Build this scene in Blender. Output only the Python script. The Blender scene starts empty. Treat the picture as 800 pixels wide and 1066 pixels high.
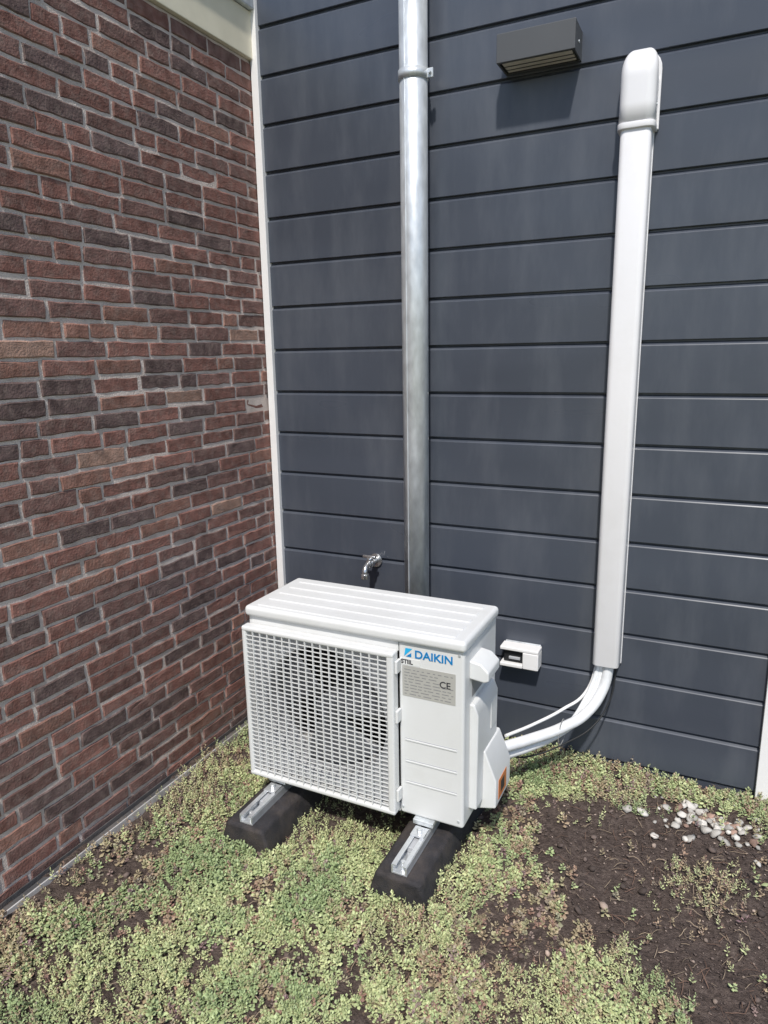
import bpy, bmesh, math, random
import numpy as np
from mathutils import Matrix, Vector
random.seed(7); rng=np.random.default_rng(11)
scene=bpy.context.scene
col=scene.collection

# ------------------------------------------------------------ materials
def mat(name, base, rough=0.5, metal=0.0, var=0.0, vscale=6.0, bump=0.0, bscale=80.0, bdist=0.002, dirt=None, dscale=3.0, damt=0.3, attr=None, spec=0.5, stretch=(1,1,1), rvar=0.0, det=3, dstretch=None):
    m=bpy.data.materials.new(name); m.use_nodes=True
    nt=m.node_tree; N=nt.nodes; L=nt.links; N.clear()
    out=N.new('ShaderNodeOutputMaterial'); b=N.new('ShaderNodeBsdfPrincipled')
    L.new(b.outputs[0],out.inputs[0])
    b.inputs['Roughness'].default_value=rough; b.inputs['Metallic'].default_value=metal
    b.inputs['Specular IOR Level'].default_value=spec
    tc=N.new('ShaderNodeTexCoord'); mp=N.new('ShaderNodeMapping'); mp.inputs['Scale'].default_value=stretch
    L.new(tc.outputs['Object'],mp.inputs['Vector']); vec=mp.outputs[0]
    if attr:
        a=N.new('ShaderNodeAttribute'); a.attribute_name=attr; c=a.outputs['Color']
    else:
        rgb=N.new('ShaderNodeRGB'); rgb.outputs[0].default_value=(*base,1); c=rgb.outputs[0]
    if var>0:
        n=N.new('ShaderNodeTexNoise'); n.inputs['Scale'].default_value=vscale; n.inputs['Detail'].default_value=det
        L.new(vec,n.inputs['Vector'])
        r=N.new('ShaderNodeMapRange'); r.inputs[1].default_value=0.3; r.inputs[2].default_value=0.7
        r.inputs[3].default_value=1-var; r.inputs[4].default_value=1+var; L.new(n.outputs['Fac'],r.inputs[0])
        mx=N.new('ShaderNodeVectorMath'); mx.operation='SCALE'; L.new(c,mx.inputs[0]); L.new(r.outputs[0],mx.inputs['Scale']); c=mx.outputs[0]
    if dirt:
        dvec=vec
        if dstretch:
            mp2=N.new('ShaderNodeMapping'); mp2.inputs['Scale'].default_value=dstretch; L.new(tc.outputs['Object'],mp2.inputs['Vector']); dvec=mp2.outputs[0]
        n=N.new('ShaderNodeTexNoise'); n.inputs['Scale'].default_value=dscale; n.inputs['Detail'].default_value=5; n.inputs['Roughness'].default_value=0.65
        L.new(dvec,n.inputs['Vector'])
        r=N.new('ShaderNodeMapRange'); r.inputs[1].default_value=0.45; r.inputs[2].default_value=0.75; r.inputs[4].default_value=damt
        L.new(n.outputs['Fac'],r.inputs[0])
        mx=N.new('ShaderNodeMix'); mx.data_type='RGBA'; L.new(r.outputs[0],mx.inputs[0]); L.new(c,mx.inputs[6]); mx.inputs[7].default_value=(*dirt,1); c=mx.outputs[2]
    L.new(c,b.inputs['Base Color'])
    if rvar>0:
        n=N.new('ShaderNodeTexNoise'); n.inputs['Scale'].default_value=vscale*1.7; n.inputs['Detail'].default_value=2; L.new(vec,n.inputs['Vector'])
        r=N.new('ShaderNodeMapRange'); r.inputs[1].default_value=0.3; r.inputs[2].default_value=0.7; r.inputs[3].default_value=rough-rvar; r.inputs[4].default_value=rough+rvar
        L.new(n.outputs['Fac'],r.inputs[0]); L.new(r.outputs[0],b.inputs['Roughness'])
    if bump>0:
        n=N.new('ShaderNodeTexNoise'); n.inputs['Scale'].default_value=bscale; n.inputs['Detail'].default_value=2; n.inputs['Roughness'].default_value=0.6
        L.new(vec,n.inputs['Vector'])
        bp=N.new('ShaderNodeBump'); bp.inputs['Strength'].default_value=bump; bp.inputs['Distance'].default_value=bdist
        L.new(n.outputs['Fac'],bp.inputs['Height']); L.new(bp.outputs[0],b.inputs['Normal'])
    return m

M={}
M['brick']=mat('brick_mat',(0,0,0),0.85,attr='col',var=0.28,vscale=26,bump=0.8,bscale=150,bdist=0.003,dirt=(0.33,0.25,0.215),dscale=40,damt=0.45,spec=0.25)
M['mortar']=mat('mortar_mat',(0.62,0.53,0.48),0.95,var=0.18,vscale=14,bump=0.8,bscale=220,bdist=0.003,spec=0.2,dirt=(0.42,0.36,0.32),dscale=4,damt=0.5)
M['cream']=mat('cream_paint',(0.80,0.74,0.58),0.5,var=0.04,vscale=4,dirt=(0.5,0.45,0.33),dscale=7,damt=0.25)
M['siding']=mat('siding_mat',(0.058,0.067,0.087),0.34,var=0.12,vscale=2.2,stretch=(0.35,1,1.6),rvar=0.07,dirt=(0.125,0.135,0.155),dscale=3.0,damt=0.5,dstretch=(2.2,1,.55))
M['dark']=mat('dark_plastic',(0.012,0.013,0.015),0.6)
M['lamp']=mat('lamp_anthracite',(0.075,0.077,0.08),0.45,var=0.05)
M['lens']=mat('lamp_lens',(0.65,0.6,0.5),0.35,var=0.1,vscale=20)
M['trim']=mat('white_trim',(0.83,0.82,0.81),0.4,var=0.03,dirt=(0.55,0.52,0.48),dscale=6,damt=0.25)
M['white']=mat('unit_paint',(0.70,0.705,0.70),0.36,var=0.02,vscale=3,dirt=(0.52,0.51,0.47),dscale=9,damt=0.22)
M['pvc']=mat('trunking_pvc',(0.78,0.77,0.775),0.3,var=0.015,vscale=3,dirt=(0.6,0.58,0.54),dscale=8,damt=0.22)
M['ins']=mat('pipe_wrap',(0.74,0.75,0.76),0.45,var=0.06,vscale=30,bump=0.4,bscale=60,bdist=0.002)
M['inner']=mat('inner_grey',(0.42,0.43,0.45),0.5)
M['fan']=mat('fan_grey',(0.12,0.125,0.14),0.35)
M['coil']=mat('coil',(0.035,0.036,0.042),0.5,metal=0.3)
M['galv']=mat('galvanised',(0.66,0.69,0.71),0.42,metal=0.5,var=0.17,vscale=38,rvar=0.08,dirt=(0.5,0.52,0.53),dscale=5,damt=0.45,stretch=(1,1,0.45))
M['alu']=mat('alu_rail',(0.75,0.77,0.79),0.32,metal=0.7,var=0.08,vscale=30)
M['chrome']=mat('tap_chrome',(0.65,0.65,0.65),0.25,metal=0.9,var=0.1,vscale=40)
M['rubber']=mat('rubber_black',(0.026,0.024,0.027),0.8,var=0.35,vscale=30,bump=0.9,bscale=260,bdist=0.003,dirt=(0.11,0.085,0.07),dscale=14,damt=0.5)
M['strip']=mat('roofing_strip',(0.085,0.083,0.085),0.85,var=0.3,vscale=20,bump=0.6,bscale=120,dirt=(0.18,0.14,0.11),dscale=10,damt=0.6)
M['flash']=mat('flashing_edge',(0.62,0.61,0.60),0.5,metal=0.2,var=0.2,vscale=15,dirt=(0.22,0.17,0.14),dscale=9,damt=0.6)
M['label']=mat('label_silver',(0.50,0.49,0.46),0.35,metal=0.2,var=0.03)
M['blue']=mat('logo_blue',(0.0,0.2,0.5),0.4)
M['cyan']=mat('logo_cyan',(0.02,0.42,0.75),0.4)
M['ink']=mat('ink',(0.03,0.03,0.035),0.6)
M['inkg']=mat('ink_grey',(0.24,0.24,0.24),0.6)
M['orange']=mat('orange_sticker',(0.62,0.2,0.06),0.5)
M['paper']=mat('paper_white',(0.72,0.72,0.7),0.5)
M['stone']=mat('stone_mat',(0,0,0),0.85,attr='col',var=0.15,vscale=60,spec=0.3)
M['stem']=mat('stem_mat',(0,0,0),0.8,attr='col',spec=0.2)
M['sedum']=mat('sedum_mat',(0,0,0),0.5,attr='col',spec=0.4)
M['roof']=mat('roof_bitumen',(0.05,0.05,0.055),0.9,var=0.2,vscale=10)

def ground_mat():
    m=bpy.data.materials.new('ground_mat'); m.use_nodes=True; nt=m.node_tree; N=nt.nodes; L=nt.links
    b=N['Principled BSDF']; b.inputs['Roughness'].default_value=0.95; b.inputs['Specular IOR Level'].default_value=0.15
    tc=N.new('ShaderNodeTexCoord')
    n1=N.new('ShaderNodeTexNoise'); n1.inputs['Scale'].default_value=60; n1.inputs['Detail'].default_value=5; n1.inputs['Roughness'].default_value=0.7
    r1=N.new('ShaderNodeValToRGB'); e=r1.color_ramp.elements
    e[0].position=0.3; e[0].color=(0.055,0.042,0.037,1); e[1].position=0.75; e[1].color=(0.21,0.165,0.14,1)
    x=e.new(0.52); x.color=(0.115,0.087,0.075,1)
    L.new(tc.outputs['Object'],n1.inputs['Vector']); L.new(n1.outputs['Fac'],r1.inputs[0])
    at=N.new('ShaderNodeAttribute'); at.attribute_name='far'
    n2=N.new('ShaderNodeTexNoise'); n2.inputs['Scale'].default_value=35; n2.inputs['Detail'].default_value=5
    r2=N.new('ShaderNodeValToRGB'); e=r2.color_ramp.elements
    e[0].position=0.35; e[0].color=(0.07,0.065,0.035,1); e[1].position=0.65; e[1].color=(0.24,0.26,0.12,1)
    L.new(tc.outputs['Object'],n2.inputs['Vector']); L.new(n2.outputs['Fac'],r2.inputs[0])
    mx=N.new('ShaderNodeMix'); mx.data_type='RGBA'; L.new(at.outputs['Fac'],mx.inputs[0]); L.new(r1.outputs[0],mx.inputs[6]); L.new(r2.outputs[0],mx.inputs[7])
    L.new(mx.outputs[2],b.inputs['Base Color'])
    n3=N.new('ShaderNodeTexNoise'); n3.inputs['Scale'].default_value=150; n3.inputs['Detail'].default_value=3; n3.inputs['Roughness'].default_value=0.75
    L.new(tc.outputs['Object'],n3.inputs['Vector'])
    bp=N.new('ShaderNodeBump'); bp.inputs['Strength'].default_value=1; bp.inputs['Distance'].default_value=0.012
    L.new(n3.outputs['Fac'],bp.inputs['Height']); L.new(bp.outputs[0],b.inputs['Normal'])
    return m
M['ground']=ground_mat()

# ------------------------------------------------------------ helpers
def link(name, me, mt=None, parent=None, smooth=False, bevel=0, seg=3):
    o=bpy.data.objects.new(name,me); col.objects.link(o)
    if mt is not None: me.materials.append(M[mt])
    if parent: o.parent=parent
    if smooth:
        for p in me.polygons: p.use_smooth=True
    if bevel>0:
        md=o.modifiers.new('bev','BEVEL'); md.width=bevel; md.segments=seg; md.limit_method='ANGLE'; md.angle_limit=math.radians(35)
        for p in me.polygons: p.use_smooth=True
        wn=o.modifiers.new('wn','WEIGHTED_NORMAL'); wn.keep_sharp=True
    return o
def empty(name,loc=(0,0,0)):
    o=bpy.data.objects.new(name,None); col.objects.link(o); o.empty_display_size=0.1; return o
def mesh(name,v,f):
    me=bpy.data.meshes.new(name); me.from_pydata([tuple(a) for a in v],[],f); me.update(); 
    bm=bmesh.new(); bm.from_mesh(me); bmesh.ops.recalc_face_normals(bm,faces=bm.faces); bm.to_mesh(me); bm.free()
    return me
def box(name,lo,hi,mt,parent=None,bevel=0,seg=3):
    x0,y0,z0=lo;x1,y1,z1=hi
    v=[(x0,y0,z0),(x1,y0,z0),(x1,y1,z0),(x0,y1,z0),(x0,y0,z1),(x1,y0,z1),(x1,y1,z1),(x0,y1,z1)]
    f=[(0,3,2,1),(4,5,6,7),(0,1,5,4),(1,2,6,5),(2,3,7,6),(3,0,4,7)]
    return link(name,mesh(name,v,f),mt,parent,bevel=bevel,seg=seg)
def prism(name,prof,axis,a0,a1,mt,parent=None,bevel=0):
    def P(p,a):
        return {'x':(a,p[0],p[1]),'y':(p[0],a,p[1]),'z':(p[0],p[1],a)}[axis]
    n=len(prof); v=[P(p,a0) for p in prof]+[P(p,a1) for p in prof]
    f=[tuple(range(n)),tuple(range(2*n-1,n-1,-1))]+[(i,(i+1)%n,n+(i+1)%n,n+i) for i in range(n)]
    return link(name,mesh(name,v,f),mt,parent,bevel=bevel)
def cyl(name,c0,c1,r,mt,parent=None,seg=32,r2=None,bevel=0):
    c0=Vector(c0);c1=Vector(c1);d=c1-c0
    bm=bmesh.new(); bmesh.ops.create_cone(bm,cap_ends=True,segments=seg,radius1=r,radius2=r if r2 is None else r2,depth=d.length)
    q=d.to_track_quat('Z','Y').to_matrix().to_4x4()
    bmesh.ops.transform(bm,matrix=Matrix.Translation((c0+c1)/2)@q,verts=bm.verts)
    me=bpy.data.meshes.new(name); bm.to_mesh(me); bm.free()
    o=link(name,me,mt,parent)
    for p in me.polygons: p.use_smooth=len(p.vertices)==4
    if bevel: 
        md=o.modifiers.new('b','BEVEL'); md.width=bevel; md.segments=2; md.limit_method='ANGLE'
    return o
def tube(name,pts,r,mt,parent=None,res=8):
    cu=bpy.data.curves.new(name,'CURVE'); cu.dimensions='3D'; cu.bevel_depth=r; cu.bevel_resolution=res; cu.use_fill_caps=True
    sp=cu.splines.new('BEZIER'); sp.bezier_points.add(len(pts)-1)
    for b,p in zip(sp.bezier_points,pts):
        b.co=p; b.handle_left_type=b.handle_right_type='AUTO'
    cu.resolution_u=16
    o=bpy.data.objects.new(name,cu); col.objects.link(o)
    dg=bpy.context.evaluated_depsgraph_get(); me=bpy.data.meshes.new_from_object(o.evaluated_get(dg))
    bpy.data.objects.remove(o)
    return link(name,me,mt,parent,smooth=True)
def text(name,s,size,loc,mt,parent,rot=(math.pi/2,0,0),bold=0.0,sx=1.0,shear=0):
    cu=bpy.data.curves.new(name,'FONT'); cu.body=s; cu.size=size; cu.extrude=0.0002; cu.offset=bold; cu.shear=shear
    o=bpy.data.objects.new(name,cu); col.objects.link(o)
    dg=bpy.context.evaluated_depsgraph_get(); me=bpy.data.meshes.new_from_object(o.evaluated_get(dg)); bpy.data.objects.remove(o)
    o=link(name,me,mt,parent); o.location=loc; o.rotation_euler=rot; o.scale=(sx,1,1); return o
def setcol(me,c,name='col'):
    a=me.color_attributes.new(name,'FLOAT_COLOR','POINT')
    c=np.asarray(c,dtype=np.float32)
    if c.shape[1]==3: c=np.hstack([c,np.ones((len(c),1),np.float32)])
    a.data.foreach_set('color',c.ravel())
def fastmesh(name,V,F):
    V=np.asarray(V,np.float32);F=np.asarray(F,np.int32);k=F.shape[1]
    me=bpy.data.meshes.new(name); me.vertices.add(len(V)); me.vertices.foreach_set('co',V.ravel())
    me.loops.add(F.size); me.loops.foreach_set('vertex_index',F.ravel())
    me.polygons.add(len(F)); me.polygons.foreach_set('loop_start',np.arange(0,F.size,k,dtype=np.int32)); 
    me.update(calc_edges=True); return me
_T=rng.random((256,256))
def vn(x,y):
    xi=np.floor(x).astype(int);yi=np.floor(y).astype(int);fx=x-xi;fy=y-yi
    fx=fx*fx*(3-2*fx);fy=fy*fy*(3-2*fy)
    a=_T[xi%256,yi%256];b=_T[(xi+1)%256,yi%256];c=_T[xi%256,(yi+1)%256];d=_T[(xi+1)%256,(yi+1)%256]
    return (a*(1-fx)+b*fx)*(1-fy)+(c*(1-fx)+d*fx)*fy
def fbm(x,y,o=4):
    s=0;w=.5
    for i in range(o): s=s+w*vn(x*2**i+17*i,y*2**i+31*i); w*=.5
    return s/(1-.5**o)

# ------------------------------------------------------------ ground
poly=[(1.18,-.42),(1.32,-.29),(1.50,-.22),(1.80,-.18),(2.3,-.15),(2.4,-1.0),(1.95,-1.15),(1.80,-.95),(1.66,-.92),(1.52,-.82),(1.36,-.74),(1.22,-.60)]
def inpoly(x,y,poly):
    r=np.zeros(x.shape,bool);n=len(poly)
    for i in range(n):
        x0,y0=poly[i];x1,y1=poly[(i+1)%n]
        c=((y0>y)!=(y1>y))&(x<(x1-x0)*(y-y0)/(y1-y0+1e-12)+x0); r^=c
    return r
def soilmask(x,y):
    jx=(fbm(x*9,y*9)-.5)*.18; jy=(fbm(x*9+50,y*9+20)-.5)*.18
    return inpoly(x+jx,y+jy,poly)
def gh(x,y):
    h=(fbm(x*3.2,y*3.2)-.5)*.05+(fbm(x*14,y*14)-.5)*.018
    return h-.002
fx=np.arange(-.2,2.61,.016); fy=np.arange(-2.3,.101,.016)
X=np.concatenate([[-60,-20,-8,-4,-2,-1],fx,[2.8,3.5,4.5,6,10,20,60]]); Y=np.concatenate([[-60,-20,-10,-6,-4.5,-3.5,-2.6],fy,[.5,1,3,8,20,60]])
gx,gy=np.meshgrid(X,Y,indexing='ij')
sm=soilmask(gx,gy).astype(float)
gz=gh(gx,gy)+sm*(-.006)+rng.random(gx.shape)*.008
near=(gx>-.2)&(gx<2.6)&(gy>-2.3)&(gy<.1)
gz=np.where(near,gz,-.005)
nx,ny=gx.shape
idx=np.arange(nx*ny).reshape(nx,ny)
F=np.stack([idx[:-1,:-1],idx[1:,:-1],idx[1:,1:],idx[:-1,1:]],-1).reshape(-1,4)
me=fastmesh('ground',np.stack([gx,gy,gz],-1).reshape(-1,3),F)
far=np.clip(np.maximum.reduce([gx-2.5,-2.1-gy,-gx-.1,gy-.2])*3,0,1).reshape(-1)
setcol(me,np.stack([far]*3,-1),'far')
link('ground',me,'ground',smooth=True)

# ------------------------------------------------------------ sedum
def sedum():
    n=46000
    x=rng.uniform(.045,2.4,n); y=rng.uniform(-2.1,-.015,n)
    s=soilmask(x,y)
    d=fbm(x*5+3,y*5+9); d3=fbm(x*13+5,y*13)
    keep=np.ones(n,bool)
    keep&=~(s&(rng.random(n)>.04))
    cl=((x-1.66)**2+((y+.50)*1.0)**2<(.07+.05*rng.random(n))**2)
    keep|=cl&(rng.random(n)<.6)
    thin=np.clip((d-.30)/.08,0.3,1)*np.clip((d3-.28)/.08,.35,1)
    left=np.clip((x-.0)/.25,.55,1); thin=thin*np.where(y<-.9,left,np.maximum(left,.85))
    keep&=rng.random(n)<thin
    for (a,b,c,e) in [(.39,.53,-.86,-.28),(.875,1.01,-.86,-.28)]:
        keep&=~((x>a)&(x<b)&(y>c)&(y<e))
    keep&=~((x>.42)&(x<1.05)&(y>-.66)&(y<-.42)&(rng.random(n)>.25))
    keep&=~((x<.085)&(rng.random(n)<.4))
    keep&=~((y<-1.7)&(rng.random(n)<.6))
    keep&=~((x>1.47)&(x<1.79)&(y>-.30)&(y<-.10)&(rng.random(n)<.85))
    x=x[keep];y=y[keep];n=len(x);d=fbm(x*5+3,y*5+9);d2=fbm(x*2.1+40,y*2.1+7);d3=fbm(x*13+5,y*13)
    kind=np.clip((fbm(x*3.1+90,y*3.1+33)-.44)*9,0,1)          # 1 = fine, pale mossy kind
    kind=(rng.random(n)<kind)
    z=gh(x,y)-.003
    L=10
    big=np.clip(.60+.9*d3+rng.normal(0,.18,n),.5,1.7)*np.where(kind,.80,1.12)
    H=(.010+.036*d)*big*np.where(kind,1.25,.9)
    sc=.0096*big
    k=np.arange(L)
    lev=(k/(L-1))[None,:]
    az=k[None,:]*2.399+rng.uniform(0,6.28,(n,1))+rng.normal(0,.25,(n,L))
    el=(-.05+1.1*lev**1.4)+rng.normal(0,.2,(n,L))+np.where(kind,.25,0)[:,None]
    ln=sc[:,None]*(1.12-.55*lev)*rng.uniform(.7,1.3,(n,L))
    wd=ln*rng.uniform(.26,.36,(n,L))*np.where(kind,.75,1.1)[:,None]
    lean=rng.normal(0,.32,(n,2))
    hz=H[:,None]*(.35+.65*lev)
    bx=x[:,None]+lean[:,:1]*hz; by=y[:,None]+lean[:,1:]*hz; bz=z[:,None]+hz
    ca,sa=np.cos(az),np.sin(az);ce,se=np.cos(el),np.sin(el)
    dx,dy,dz=ca*ce,sa*ce,se
    sx,sy=-sa,ca
    ux,uy,uz=-ca*se,-sa*se,ce
    def P(a,b,c): return np.stack([bx+dx*a+sx*b+ux*c,by+dy*a+sy*b+uy*c,bz+dz*a+uz*c],-1)
    V=np.stack([P(0,0,0),P(ln*.6,wd,0),P(ln*.6,-wd,0),P(ln*.62,0,wd*.7),P(ln,0,wd*.25)],2)
    T=np.array([[0,1,3],[0,3,2],[1,4,3],[3,4,2]])
    base=np.arange(n*L)[:,None,None]*5
    F=(base+T[None]).reshape(-1,3)
    g1=np.array([.38,.45,.22]);g2=np.array([.56,.58,.31]);g3=np.array([.23,.32,.15]);r1=np.array([.33,.19,.155]);b1=np.array([.36,.27,.18]);p1=np.array([.26,.165,.17])
    t=np.clip(rng.random(n)*.8+.35*kind,0,1)
    c=g1*(1-t[:,None])+g2*t[:,None]
    t2=np.clip((fbm(x*7+70,y*7)-.5)*5,0,1)*.7; c=c*(1-t2[:,None])+g3*t2[:,None]
    pr=np.clip((d2-.52)*3.0,0,.5)+np.clip((.42-d)*4,0,.6)+np.clip((.45-x)*1.0,0,.4)*(y<-.5)+.07+.35*(y>-.22)
    pr=np.where(soilmask(x,y)|soilmask(x+.05,y+.03),pr+.3,pr)
    rd=rng.random(n)<pr; w=rng.random(n)
    rc=np.where((w<.4)[:,None],r1,np.where((w<.75)[:,None],b1,p1))
    mixv=rng.uniform(.5,1,n)[:,None]
    c=np.where(rd[:,None],rc*mixv+c*(1-mixv),c)
    C=np.broadcast_to(c[:,None,None,:],(n,L,5,3)).copy()
    C*=rng.uniform(.75,1.25,(n,L,1,1))
    tip=rng.random((n,L))<.10
    C[:,:,4,:]=np.where(tip[:,:,None],np.array([.38,.2,.15]),C[:,:,4,:])
    me=fastmesh('sedum_groundcover',V.reshape(-1,3),F); setcol(me,C.reshape(-1,3))
    link('sedum_groundcover',me,'sedum')
sedum()

def stems(n=3600):
    x=rng.uniform(.06,2.4,n);y=rng.uniform(-2.0,-.02,n)
    s=soilmask(x,y); k=(s&(rng.random(n)<.8))|(rng.random(n)<.5); x=x[k];y=y[k];s=s[k];n=len(x)
    a=rng.uniform(0,6.28,n);l=rng.uniform(.010,.05,n);z=gh(x,y)+rng.uniform(.002,.010,n)+np.where(s,0,.014)
    w=rng.uniform(.0004,.0010,n); cur=rng.normal(0,.3,n)
    segs=4; V=[];
    for j in range(segs+1):
        t=j/segs; aa=a+cur*t; px=x+np.cos(aa)*l*t; py=y+np.sin(aa)*l*t; pz=z+.02*l/.06*np.sin(t*2.5)*rng.uniform(.1,.7,n)
        for q in range(3):
            b=q*2.094; V.append(np.stack([px-np.sin(aa)*np.cos(b)*w,py+np.cos(aa)*np.cos(b)*w,pz+np.sin(b)*w],-1))
    V=np.stack(V,1); F=[]
    for j in range(segs):
        for q in range(3): F.append([j*3+q,j*3+(q+1)%3,j*3+3+(q+1)%3,j*3+3+q])
    F=(np.arange(n)[:,None,None]*V.shape[1]+np.array(F)[None]).reshape(-1,4)
    me=fastmesh('dry_plant_stems',V.reshape(-1,3),F)
    c=np.where((rng.random(n)<.5)[:,None],np.array([.40,.31,.22]),np.array([.24,.15,.11]))*rng.uniform(.6,1.2,(n,1))
    setcol(me,np.repeat(c,V.shape[1],0)); link('dry_plant_stems',me,'stem')
stems()

def stones(name,x,y,r,cols,sub=1,lift=.3,flat=.65):
    bm=bmesh.new(); bmesh.ops.create_icosphere(bm,subdivisions=sub,radius=1); bv=np.array([v.co[:] for v in bm.verts]); bf=np.array([[v.index for v in f.verts] for f in bm.faces]); bm.free()
    n=len(x); J=1+rng.normal(0,.16,(n,len(bv),1)); V=bv[None]*J*np.stack([rng.uniform(.7,1.3,n),rng.uniform(.7,1.2,n),rng.uniform(.45,.8,n)*flat/.65],-1)[:,None,:]*r[:,None,None]
    a=rng.uniform(0,6.28,n);ca,sa=np.cos(a)[:,None],np.sin(a)[:,None]
    vx=V[...,0]*ca-V[...,1]*sa;vy=V[...,0]*sa+V[...,1]*ca
    tl=rng.normal(0,.3,n)[:,None]; vz=V[...,2]+vx*tl
    z=gh(x,y)+r*lift
    V=np.stack([vx+x[:,None],vy+y[:,None],vz+z[:,None]],-1)
    F=(np.arange(n)[:,None,None]*len(bv)+bf[None]).reshape(-1,3)
    me=fastmesh(name,V.reshape(-1,3),F); setcol(me,np.repeat(cols,len(bv),0)); link(name,me,'stone')
n=15000; x=rng.uniform(.05,2.4,n);y=rng.uniform(-1.9,-.02,n); k=soilmask(x,y)|(fbm(x*5+3,y*5+9)<.42); x=x[k];y=y[k];n=len(x)
cc=np.where((rng.random(n)<.85)[:,None],np.array([.125,.095,.082]),np.array([.36,.28,.23]))*rng.uniform(.5,1.3,(n,1))
stones('soil_crumbs',x,y,rng.uniform(.0012,.004,n)*(1+1.8*(rng.random(n)<.07)),cc,sub=1,lift=.8)
n=110; x=np.clip(rng.normal(1.65,.085,n),1.42,1.79);y=np.clip(rng.normal(-.19,.05,n),-.34,-.05)
cc=np.where((rng.random(n)<.75)[:,None],np.array([.6,.57,.52]),np.array([.42,.28,.22]))*rng.uniform(.5,1.1,(n,1))
stones('gravel',x,y,rng.uniform(.005,.0145,n),cc,sub=2,lift=.8)

# ------------------------------------------------------------ brick building
bb=empty('brick_building')
def bricks():
    V=[];F=[];C=[]
    nc=48; ch=2.41/nc; j=.0098
    for r in range(-1,nc):
        z0=r*ch
        yy=-4+(.085 if r%2 else 0)+rng.uniform(-.03,.03)
        row=rng.normal(0,.03)
        while yy<.0:
            w=.165 if rng.random()>.16 else .08
            w+=rng.normal(0,.003)
            y1=min(yy+w,.02)
            if y1-yy<.03: break
            zz0=z0+rng.normal(0,.0011); zz1=z0+ch-j+rng.normal(0,.0014)
            pr=.0052+rng.normal(0,.0011)
            ol=[]
            ns=5 if w>.12 else 3
            for i in range(ns): ol.append((yy+(y1-yy)*i/ns,zz0))
            for i in range(2): ol.append((y1,zz0+(zz1-zz0)*i/2))
            for i in range(ns): ol.append((y1-(y1-yy)*i/ns,zz1))
            for i in range(2): ol.append((yy,zz1-(zz1-zz0)*i/2))
            ol=np.array(ol)+rng.normal(0,.0013,(len(ol),2)); m=len(ol); cen=ol.mean(0)
            b=len(V)
            dv=ol-cen
            inn=cen+dv*(1-np.minimum(.0030/np.maximum(np.abs(dv),.01),.3))
            for p in ol: V.append((-.02,p[0],p[1]))
            for p in ol: V.append((pr-.0025,p[0],p[1]))
            for p in inn: V.append((pr+rng.normal(0,.0004),p[0],p[1]))
            for i in range(m):
                k=(i+1)%m
                F.append((b+i,b+k,b+m+k,b+m+i)); F.append((b+m+i,b+m+k,b+2*m+k,b+2*m+i))
            F.append(tuple(b+2*m+i for i in range(m)))
            t=rng.random()
            if t<.40: c=np.array([.215,.105,.085])
            elif t<.68: c=np.array([.175,.097,.083])
            elif t<.86: c=np.array([.125,.083,.077])
            elif t<.97: c=np.array([.25,.13,.10])
            else: c=np.array([.31,.19,.145])
            c=c*rng.uniform(.84,1.16)*(1+row)
            C+= [c]*(3*m)
            yy=y1+j+rng.normal(0,.0015)
    me=mesh('brickwork',V,F); setcol(me,np.array(C)); link('brickwork',me,'brick',bb)
bricks()
box('mortar_bed',(-.25,-4.05,-.1),(0.0018,3,2.41),'mortar',bb)
box('fascia_board',(-.25,-4.05,2.412),(.018,3,2.56),'cream',bb,bevel=.003)
box('roof_edge_cap',(-.28,-4.05,2.562),(.035,3,2.60),'galv',bb,bevel=.004)
box('flat_roof',(-6,-4.05,2.3),(-.29,3,2.57),'roof',bb)
box('wall_core',(-6,-4.05,-.1),(-.252,3,2.298),'mortar',bb)
box('base_flashing',(.0085,-4.05,-.03),(.011,-.002,.021),'strip',bb)
box('base_strip',(.0115,-4.05,-.03),(.045,-.002,.008),'strip',bb,bevel=.004)
box('base_strip_lip',(.0455,-4.05,-.03),(.0495,-.03,.022),'flash',bb)

# ------------------------------------------------------------ clad building
cb=empty('clad_building')
pitch=.156; z0=.022; XR=1.785
prof=[]
prof.append((.05,-.05)); prof.append((0.006,-.05)); prof.append((0.006,z0-.006))
zb=z0
while zb<3.1:
    prof+= [(0.010,zb-.0055),(0.010,zb),( -.001,zb),( -.002,zb+.0015),(-.002,zb+pitch-.0165),(0.0,zb+pitch-.0135),(0.008,zb+pitch-.0075)]
    zb+=pitch
prof+=[(.05,zb)]
n=len(prof); xs=[.030,XR]
V=[(xx,p[0],p[1]) for xx in xs for p in prof]
F=[(i,i+1,n+i+1,n+i) for i in range(n-1)]
me=mesh('siding_boards',V,F); link('siding_boards',me,'siding',cb)
box('wall_core',(.03,.052,-.05),(XR+.03,4,3.2),'roof',cb)
box('edge_trim',(0.0075,-.018,.0),(.036,.05,3.2),'trim',cb,bevel=.0015)
box('corner_trim',(XR+.001,-.022,-.02),(XR+.065,.05,3.2),'trim',cb,bevel=.002)
box('corner_trim_return',(XR+.031,.051,-.02),(XR+.065,.12,3.2),'trim',cb)
box('side_siding',(XR+.031,.121,-.05),(XR+.05,4,3.2),'siding',cb)
box('roof_edge',(-.0,-.03,3.202),(XR+.09,4,3.28),'galv',cb)

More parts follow.
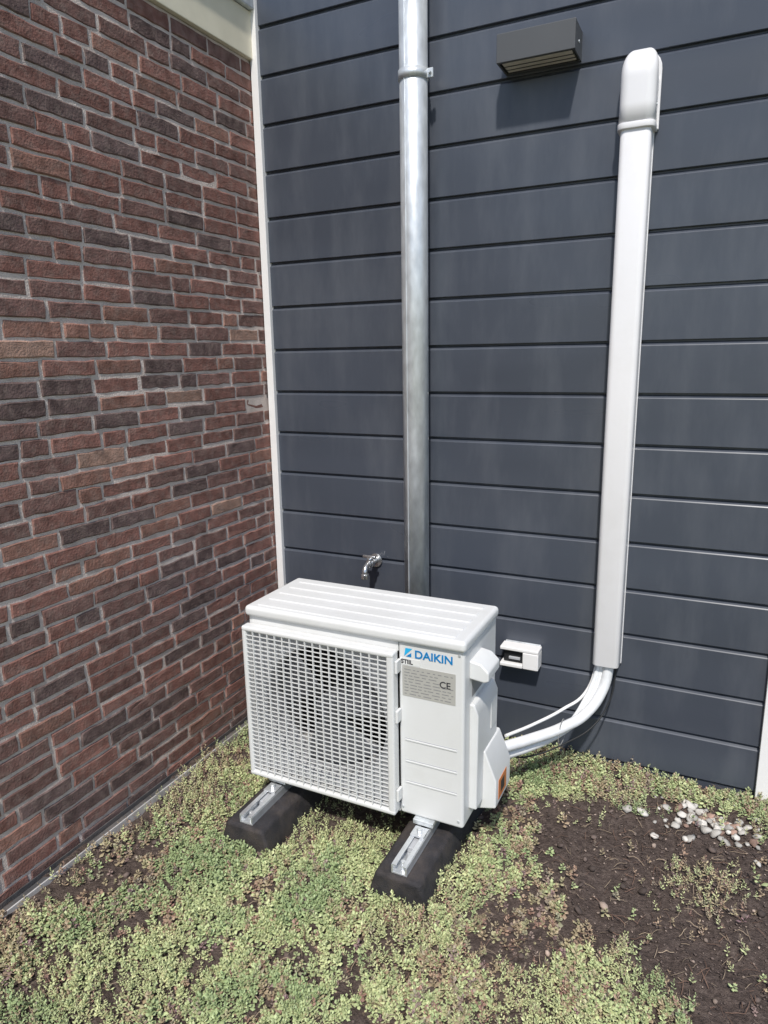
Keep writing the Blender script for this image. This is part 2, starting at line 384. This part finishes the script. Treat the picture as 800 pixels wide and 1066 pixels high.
# ------------------------------------------------------------ downpipe
dp=empty('drain_pipe')
px,py=.652,-.072
cyl('pipe',(px,py,-.02),(px,py,3.25),.044,'galv',dp,seg=48)
cyl('bracket_band',(px,py,2.222),(px,py,2.25),.0475,'galv',dp,seg=48)
cyl('bracket_band_low',(px,py,.35),(px,py,.378),.0475,'galv',dp,seg=48)
for z in (2.236,.364):
    box('bracket_lug',(px+.044,py-.004,z-.013),(px+.066,py+.004,z+.013),'galv',dp,bevel=.001)
    cyl('bracket_bolt',(px+.057,py-.016,z),(px+.057,py+.014,z),.005,'galv',dp,seg=6)
    box('bracket_arm',(px-.006,py+.046,z-.01),(px+.006,.0,z+.01),'galv',dp)
box('pipe_seam',(px-.014,py-.0445,-.02),(px-.0115,py-.040,3.24),'galv',dp,bevel=.0008)

# ------------------------------------------------------------ wall lamp
wl=empty('wall_lamp')
lx0,lx1,lz0,lz1=.926,1.150,2.212,2.288
box('body_front',(lx0,-.104,lz0),(lx1,-.092,lz1),'lamp',wl,bevel=.002)
box('body_top',(lx0+.001,-.0918,lz1-.006),(lx1-.001,-.002,lz1-.001),'lamp',wl)
box('body_left',(lx0+.001,-.0918,lz0),(lx0+.006,-.002,lz1-.0062),'lamp',wl)
box('body_right',(lx1-.006,-.0918,lz0),(lx1-.001,-.002,lz1-.0062),'lamp',wl)
box('body_back',(lx0+.0062,-.012,lz0),(lx1-.0062,-.003,lz1-.0062),'lamp',wl)
box('diffuser',(lx0+.012,-.088,lz0+.0015),(lx1-.012,-.016,lz0+.009),'lens',wl,bevel=.002)
for i in range(2):
    box('diffuser_rib',(lx0+.010,-.066+i*.026,lz0-.0005),(lx1-.010,-.064+i*.026,lz0+.0013),'lamp',wl)
box('inner_frame',(lx0+.0062,-.0916,lz0+.0102),(lx1-.0062,-.0125,lz0+.03),'dark',wl)
cyl('side_screw',(lx1-.0012,-.05,lz0+.035),(lx1+.001,-.05,lz0+.035),.004,'galv',wl,seg=12)

# ------------------------------------------------------------ trunking
tk=empty('pipe_trunking')
def rrect(w,d,r,seg=6):
    P=[(-w/2,0)]
    for i in range(seg+1):
        a=math.pi+ i/seg*math.pi/2; P.append((-w/2+r+math.cos(a)*r,-d+r+math.sin(a)*r))
    for i in range(seg+1):
        a=1.5*math.pi+ i/seg*math.pi/2; P.append((w/2-r+math.cos(a)*r,-d+r+math.sin(a)*r))
    P.append((w/2,0)); return P
def trunk(name,xc,w,d,r,z0,z1,mt,parent,y0=-.004):
    P=[(xc+p[0],y0+p[1]) for p in rrect(w,d,r)]
    o=prism(name,P,'z',z0,z1,mt,parent); 
    md=o.modifiers.new('b','BEVEL'); md.width=.0015; md.segments=2; md.limit_method='ANGLE'; md.angle_limit=math.radians(50)
    for p in o.data.polygons: p.use_smooth=len(p.vertices)==4
    return o
TX=1.317
trunk('trunk_cover',TX,.083,.066,.016,.390,2.04,'pvc',tk,-.007)
box('trunk_back',(TX-.0435,-.0125,.386),(TX+.0435,-.003,2.03),'pvc',tk,bevel=.001)
def elbow():
    w,d,r=.096,.076,.026
    prof=rrect(w,d,r,8)
    V=[];n=len(prof)
    rings=[]
    for z in (2.0,2.06,2.125): rings.append([(TX+p[0],-.002+p[1],z) for p in prof])
    K=18
    for k in range(1,K+1):
        a=k/K*math.pi/2
        s=math.sqrt(max(0,1-.62*(k/K)**3.2))
        rings.append([(TX+p[0]*s,-.002+p[1]*math.cos(a),2.125-p[1]*math.sin(a)*1.12) for p in prof])
    for R in rings: V+=R
    F=[]
    for i in range(len(rings)-1):
        for j in range(n-1): F.append((i*n+j,i*n+j+1,(i+1)*n+j+1,(i+1)*n+j))
    F.append(tuple(range(n)))
    o=link('wall_elbow',mesh('wall_elbow',V,F),'pvc',tk,smooth=True)
    sd=o.modifiers.new('s','SOLIDIFY'); sd.thickness=.002; sd.offset=-1
elbow()
trunk('elbow_collar',TX,.101,.079,.024,1.996,2.012,'pvc',tk,-.001)
P=[(TX-.050,2.0),(TX+.054,2.0)]
for i in range(13):
    a=i/12*math.pi; P.append((TX+.002+math.cos(a)*.052,2.155+math.sin(a)*.052))
prism('elbow_flange',P,'y',-.012,-.002,'pvc',tk,bevel=.003)
cyl('elbow_screw',(TX+.0475,-.03,2.06),(TX+.0495,-.03,2.06),.004,'galv',tk,seg=12)

pb=empty('refrigerant_pipes')
tube('insulated_pipe_a',[(TX+.010,-.042,.47),(TX+.008,-.045,.38),(TX-.004,-.062,.305),(TX-.045,-.12,.238),(TX-.10,-.20,.218),(TX-.18,-.31,.215),(TX-.245,-.40,.22)],.017,'ins',pb)
tube('insulated_pipe_b',[(TX-.010,-.036,.47),(TX-.014,-.036,.38),(TX-.030,-.055,.29),(TX-.07,-.11,.215),(TX-.12,-.19,.185),(TX-.19,-.30,.178),(TX-.25,-.38,.18)],.0145,'ins',pb)
tube('condensate_hose',[(TX-.018,-.04,.45),(TX-.026,-.045,.37),(TX-.055,-.08,.27),(TX-.10,-.15,.195),(TX-.16,-.22,.158),(TX-.24,-.33,.15)],.007,'ins',pb)
tube('supply_cable',[(TX-.028,-.03,.45),(TX-.033,-.032,.37),(TX-.063,-.06,.275),(TX-.115,-.13,.245),(TX-.18,-.25,.238),(TX-.24,-.38,.25)],.005,'trim',pb)
tube('earth_cable',[(TX+.028,-.03,.45),(TX+.03,-.035,.36),(TX+.020,-.06,.27),(TX-.02,-.11,.195),(TX-.09,-.18,.155),(TX-.19,-.28,.135),(TX-.235,-.36,.17)],.0028,'dark',pb)
tube('tie_a',[(TX-.105,-.229,.235),(TX-.104,-.180,.235),(TX-.10,-.165,.19),(TX-.105,-.20,.158),(TX-.108,-.235,.18),(TX-.105,-.229,.235)],.0015,'inkg',pb,res=2)

# ------------------------------------------------------------ isolator box on wall
ib=empty('isolator_switch_box')
bx,bz=.972,.330
box('mount_plate',(bx-.005,-.010,bz+.002),(bx+.12,-.003,bz+.072),'galv',ib,bevel=.002)
box('case_top',(bx-.01,-.065,bz+.058),(bx+.125,-.0105,bz+.070),'trim',ib,bevel=.003)
box('case_end',(bx+.070,-.065,bz-.003),(bx+.125,-.0105,bz+.0575),'trim',ib,bevel=.004)
box('case_bottom',(bx-.01,-.065,bz-.003),(bx+.0695,-.0105,bz+.010),'trim',ib,bevel=.003)
box('switch_body',(bx,-.050,bz+.0105),(bx+.069,-.012,bz+.0575),'dark',ib,bevel=.004)
box('cover_strap',(bx+.02,-.058,bz+.024),(bx+.060,-.0505,bz+.034),'inner',ib,bevel=.002)

# ------------------------------------------------------------ tap
tp=empty('garden_tap')
tx,tz=.455,.637
cyl('flange',(tx,-.003,tz),(tx,-.010,tz),.026,'chrome',tp,bevel=.002)
cyl('body',(tx,-.009,tz),(tx,-.075,tz),.012,'chrome',tp,bevel=.002)
cyl('valve_nut',(tx,-.04,tz),(tx,-.06,tz),.017,'chrome',tp,seg=6,bevel=.001)
tube('spout',[(tx,-.06,tz),(tx,-.088,tz-.004),(tx,-.10,tz-.02),(tx,-.10,tz-.032)],.0105,'chrome',tp)
cyl('hose_nut',(tx,-.10,tz-.028),(tx,-.10,tz-.046),.0145,'chrome',tp,seg=16,bevel=.001)
cyl('bonnet',(tx,-.05,tz),(tx,-.060,tz+.026),.010,'chrome',tp)
cyl('handle',(tx-.026,-.061,tz+.028),(tx+.026,-.061,tz+.028),.006,'chrome',tp,bevel=.002)

# ------------------------------------------------------------ AC unit
ac=empty('air_conditioner_outdoor_unit')
x0,x1,yf,yb,zb,zt=.376,1.054,-.700,-.422,.133,.683
box('service_compartment',(.866,yf,zb),(x1,yb,zt-.03),'white',ac,bevel=.009,seg=4)
box('left_panel',(x0,yf+.004,zb+.002),(x0+.012,yb,zt-.03),'white',ac,bevel=.003)
box('base_pan',(x0+.0005,yf+.002,zb),(.8655,yb,zb+.028),'white',ac,bevel=.003)
box('front_top_rail',(x0+.0125,yf+.002,.622),(.8655,yf+.02,.652),'white',ac)
box('back_coil',(x0+.0125,yb-.03,zb+.029),(.8655,yb-.004,.648),'coil',ac)
def plate(xa,xb,za,zb_,cx,cz,r,y,seg=64):
    V=[];F=[]
    for i in range(seg):
        a=2*math.pi*i/seg;c,s=math.cos(a),math.sin(a)
        t=min((xb-cx)/c if c>1e-6 else ((xa-cx)/c if c<-1e-6 else 9),(zb_-cz)/s if s>1e-6 else ((za-cz)/s if s<-1e-6 else 9))
        V.append((cx+c*t,y,cz+s*t)); V.append((cx+c*(r+.015),y,cz+s*(r+.015))); V.append((cx+c*(r+.004),y+.006,cz+s*(r+.004))); V.append((cx+c*r,y+.02,cz+s*r)); V.append((cx+c*r,y+.09,cz+s*r))
    for i in range(seg):
        j=(i+1)%seg
        for k in range(4): F.append((5*i+k,5*j+k,5*j+k+1,5*i+k+1))
    return V,F
FX,FZ,FR=.625,.385,.198
V,F=plate(x0+.013,.865,zb+.03,.621,FX,FZ,FR,yf-.006)
link('fan_orifice',mesh('fan_orifice',V,F),'inner',ac)
box('fan_motor_bar',(FX-.03,yf+.115,zb+.03),(FX+.03,yf+.16,.64),'coil',ac)
cyl('fan_hub',(FX,yf+.03,FZ),(FX,yf+.10,FZ),.045,'fan',ac,seg=40,bevel=.006)
def blades():
    V=[];F=[]
    for b in range(3):
        a0=b*2.094+.4; nr,na=8,10
        s=len(V)
        for i in range(nr+1):
            r=.04+(.190-.04)*i/nr
            span=1.1+ .2*i/nr
            for j in range(na+1):
                t=j/na; a=a0+ span*(t-.5)+.35*(i/nr)
                V.append((FX+r*math.cos(a),yf+.030+.06*t,FZ+r*math.sin(a)))
        for i in range(nr):
            for j in range(na):
                k=s+i*(na+1)+j; F.append((k,k+1,k+na+2,k+na+1))
    o=link('fan_blades',mesh('fan_blades',V,F),'fan',ac,smooth=True)
    sd=o.modifiers.new('s','SOLIDIFY'); sd.thickness=.003
blades()
gx0,gx1,gz0,gz1=.372,.866,.140,.628; gy=yf-.034
def grille():
    t=.016
    box('grille_frame_top',(gx0,gy,gz1-t),(gx1,yf+.001,gz1),'white',ac,bevel=.006)
    box('grille_frame_bottom',(gx0,gy,gz0),(gx1,yf+.001,gz0+t),'white',ac,bevel=.006)
    box('grille_frame_left',(gx0,gy+.0007,gz0+t*.5),(gx0+t,yf+.0005,gz1-t*.5),'white',ac,bevel=.006)
    box('grille_frame_right',(gx1-.022,gy+.0007,gz0+t*.5),(gx1,yf+.0005,gz1-t*.5),'white',ac,bevel=.006)
    V=[];F=[]
    def b(lo,hi):
        s=len(V);xa,ya,za=lo;xb,yb_,zb2=hi
        V.extend([(xa,ya,za),(xb,ya,za),(xb,yb_,za),(xa,yb_,za),(xa,ya,zb2),(xb,ya,zb2),(xb,yb_,zb2),(xa,yb_,zb2)])
        F.extend([tuple(s+i for i in q) for q in [(0,3,2,1),(4,5,6,7),(0,1,5,4),(1,2,6,5),(2,3,7,6),(3,0,4,7)]])
    xa,xb=gx0+t-.002,gx1-.020; za,zb2=gz0+t-.002,gz1-t+.002
    nh=34
    for i in range(1,nh):
        z=za+(zb2-za)*i/nh; b((xa,gy+.003,z-.0011),(xb,gy+.0060,z+.0011))
    nv=18
    for i in range(1,nv):
        x=xa+(xb-xa)*i/nv; b((x-.0015,gy+.001,za),(x+.0015,gy+.0070,zb2))
    link('grille_bars',mesh('grille_bars',V,F),'white',ac)
grille()
for z in (.2,.44,.585):
    box('grille_clip',(.8665,gy+.008,z-.018),(.8745,yf-.0005,z+.018),'white',ac,bevel=.002)
lx0_,lx1_,ly0,ly1=x0-.006,x1+.006,yf-.012,yb+.006
box('lid',(lx0_,ly0,zt-.032),(lx1_,ly1,zt),'white',ac,bevel=.012,seg=5)
for i in range(5):
    y=ly0+.035+i*(ly1-ly0-.07)/4
    box('lid_rib',(lx0_+.035,y-.014,zt-.001),(lx1_-.035,y+.014,zt+.0026),'white',ac,bevel=.002)
for z in (.37,.305,.24):
    box('groove_shade_line',(.885,yf-.0006,z-.0012),(1.035,yf+.001,z+.0012),'inner',ac)  # thin grey strip on the panel, painting the shade of a pressed groove
    box('panel_bead',(.885,yf-.0022,z-.0065),(1.035,yf+.001,z-.0014),'white',ac,bevel=.001)
for (sx_,sz_) in ((1.04,.155),(1.04,.64),(.876,.155)):
    cyl('panel_screw',(sx_,yf-.002,sz_),(sx_,yf+.001,sz_),.0035,'galv',ac,seg=12)
box('type_label',(.878,yf-.0008,.497),(1.030,yf+.001,.586),'label',ac)
for i in range(9):
    z=.575-i*.0088
    xx=.884
    while xx<(1.02 if i not in (1,2,3) else .975):
        l=rng.uniform(.006,.024); box('label_text',(xx,yf-.0010,z-.0012),(min(xx+l,1.024),yf-.0007,z+.0012),'inkg',ac); xx+=l+rng.uniform(.003,.009)
text('ce_mark','CE',.026,(.985,yf-.0012,.541),'ink',ac,bold=.0004)
box('sticker',(.872,yf-.0009,.588),(.93,yf+.001,.606),'paper',ac)
text('sticker_text','STIIL',.0165,(.875,yf-.0013,.5915),'ink',ac,bold=.0006)
text('logo_text','DAIKIN',.031,(.914,yf-.0012,.612),'blue',ac,bold=.0007,sx=1.05)
V=[(.884,yf-.001,.612),(.888,yf-.001,.636),(.908,yf-.001,.636)]
link('logo_mark',mesh('logo_mark',V,[(0,1,2)]),'cyan',ac)
V=[(.889,yf-.0012,.612),(.905,yf-.0012,.624),(.905,yf-.0012,.612)]
link('logo_mark_b',mesh('logo_mark_b',V,[(0,1,2)]),'blue',ac)
prism('side_cover',[(x1-.002,.17),(x1+.022,.17),(x1+.024,.455),(x1+.012,.485),(x1-.002,.485)],'y',-.655,-.475,'white',ac,bevel=.005)
prism('handle',[(x1-.002,.612),(x1+.03,.606),(x1+.052,.585),(x1+.052,.560),(x1+.04,.555),(x1-.002,.560)],'y',-.66,-.56,'white',ac,bevel=.005)
box('handle_recess_shade',(x1-.001,-.64,.50),(x1+.0012,-.54,.555),'inkg',ac)  # flat dark sheet; its grey paints the shade of the opening under the handle
prism('valve_hood',[(x1+.0,.135),(x1+.060,.15),(x1+.060,.235),(x1+.026,.32),(x1+.0,.32)],'y',-.60,-.455,'white',ac,bevel=.005)
box('warning_sticker',(x1+.0595,-.575,.165),(x1+.0612,-.50,.225),'orange',ac)
box('warning_icon',(x1+.0608,-.555,.178),(x1+.0617,-.522,.212),'ink',ac)
box('side_sticker',(x1+.0225,-.54,.36),(x1+.0252,-.49,.44),'paper',ac)
cyl('valve_a',(x1,-.44,.2),(x1+.045,-.43,.2),.014,'chrome',ac,seg=6)
cyl('valve_b',(x1,-.44,.17),(x1+.045,-.43,.17),.011,'chrome',ac,seg=6)
for xx in (.455,.94):
    box('unit_foot',(xx-.03,yf-.012,.118),(xx+.03,yb+.02,.1325),'galv',ac,bevel=.002)

# ------------------------------------------------------------ rubber mounts
for k,xx in enumerate((.455,.94)):
    rb=empty('rubber_mounting_foot'); 
    w0,w1=.084,.064
    pf=[(xx-w0,-.03),(xx+w0,-.03),(xx+w0-.003,.03),(xx+w1,.083),(xx-w1,.083),(xx-w0+.003,.03)]
    prism('rubber_block',pf,'y',-.885,-.29,'rubber',rb,bevel=.011)
    box('rail_base',(xx-.022,-.872,.0835),(xx+.022,-.30,.088),'alu',rb,bevel=.0008)
    for s in (-1,1):
        box('rail_wall',(xx+s*.0195-.0025,-.872,.0882),(xx+s*.0195+.0025,-.30,.108),'alu',rb,bevel=.0008)
        box('rail_lip',(xx+s*.0145-.0065,-.872,.1082),(xx+s*.0145+.0065,-.30,.1115),'alu',rb,bevel=.0008)
    box('slider_plate',(xx-.016,-.79,.0885),(xx+.016,-.71,.104),'inner',rb,bevel=.002)
    for yy in (-.735,-.40):
        box('clamp_plate',(xx-.02,yy-.02,.1117),(xx+.02,yy+.02,.1175),'alu',rb,bevel=.001)
        cyl('bolt',(xx,yy,.117),(xx,yy,.128),.008,'alu',rb,seg=6,bevel=.001)
    cyl('front_bolt',(xx,-.845,.088),(xx,-.845,.106),.0065,'alu',rb,seg=6,bevel=.001)

# ------------------------------------------------------------ light
w=bpy.data.worlds.new('World'); scene.world=w; w.use_nodes=True
N=w.node_tree.nodes;L=w.node_tree.links
sk=N.new('ShaderNodeTexSky'); sk.sky_type='NISHITA'; sk.sun_disc=False
az=math.radians(-16); elv=math.radians(54)
S=Vector((-math.sin(az)*math.cos(elv),-math.cos(az)*math.cos(elv),math.sin(elv)))
sk.sun_elevation=elv; sk.sun_rotation=math.atan2(S.x,S.y)
L.new(sk.outputs[0],N['Background'].inputs[0]); N['Background'].inputs[1].default_value=.15
sl=bpy.data.lights.new('sun','SUN'); sl.energy=3.9; sl.angle=math.radians(2.5); sl.color=(1,.96,.9)
so=bpy.data.objects.new('sun',sl); col.objects.link(so); so.rotation_euler=S.to_track_quat('Z','Y').to_euler()

# ------------------------------------------------------------ camera
cx,cy,cz,h,pt,r,f=1.6007,-2.2746,1.3967,0.4545,0.2218,-0.0175,724.6171
fw=Vector((-math.sin(h)*math.cos(pt),math.cos(h)*math.cos(pt),-math.sin(pt)))
rt=Vector((math.cos(h),math.sin(h),0));up=rt.cross(fw)
rt2=rt*math.cos(r)+up*math.sin(r);up2=up*math.cos(r)-rt*math.sin(r)
Rm=Matrix((rt2,up2,-fw)).transposed()
cd=bpy.data.cameras.new('camera'); cd.sensor_fit='VERTICAL'; cd.sensor_height=24; cd.lens=f/1066*24; cd.clip_end=500; cd.clip_start=.02
co=bpy.data.objects.new('camera',cd); col.objects.link(co); co.matrix_world=Matrix.Translation((cx,cy,cz))@Rm.to_4x4()
scene.camera=co
scene.view_settings.view_transform='Standard'; scene.view_settings.look='None'; scene.view_settings.exposure=0
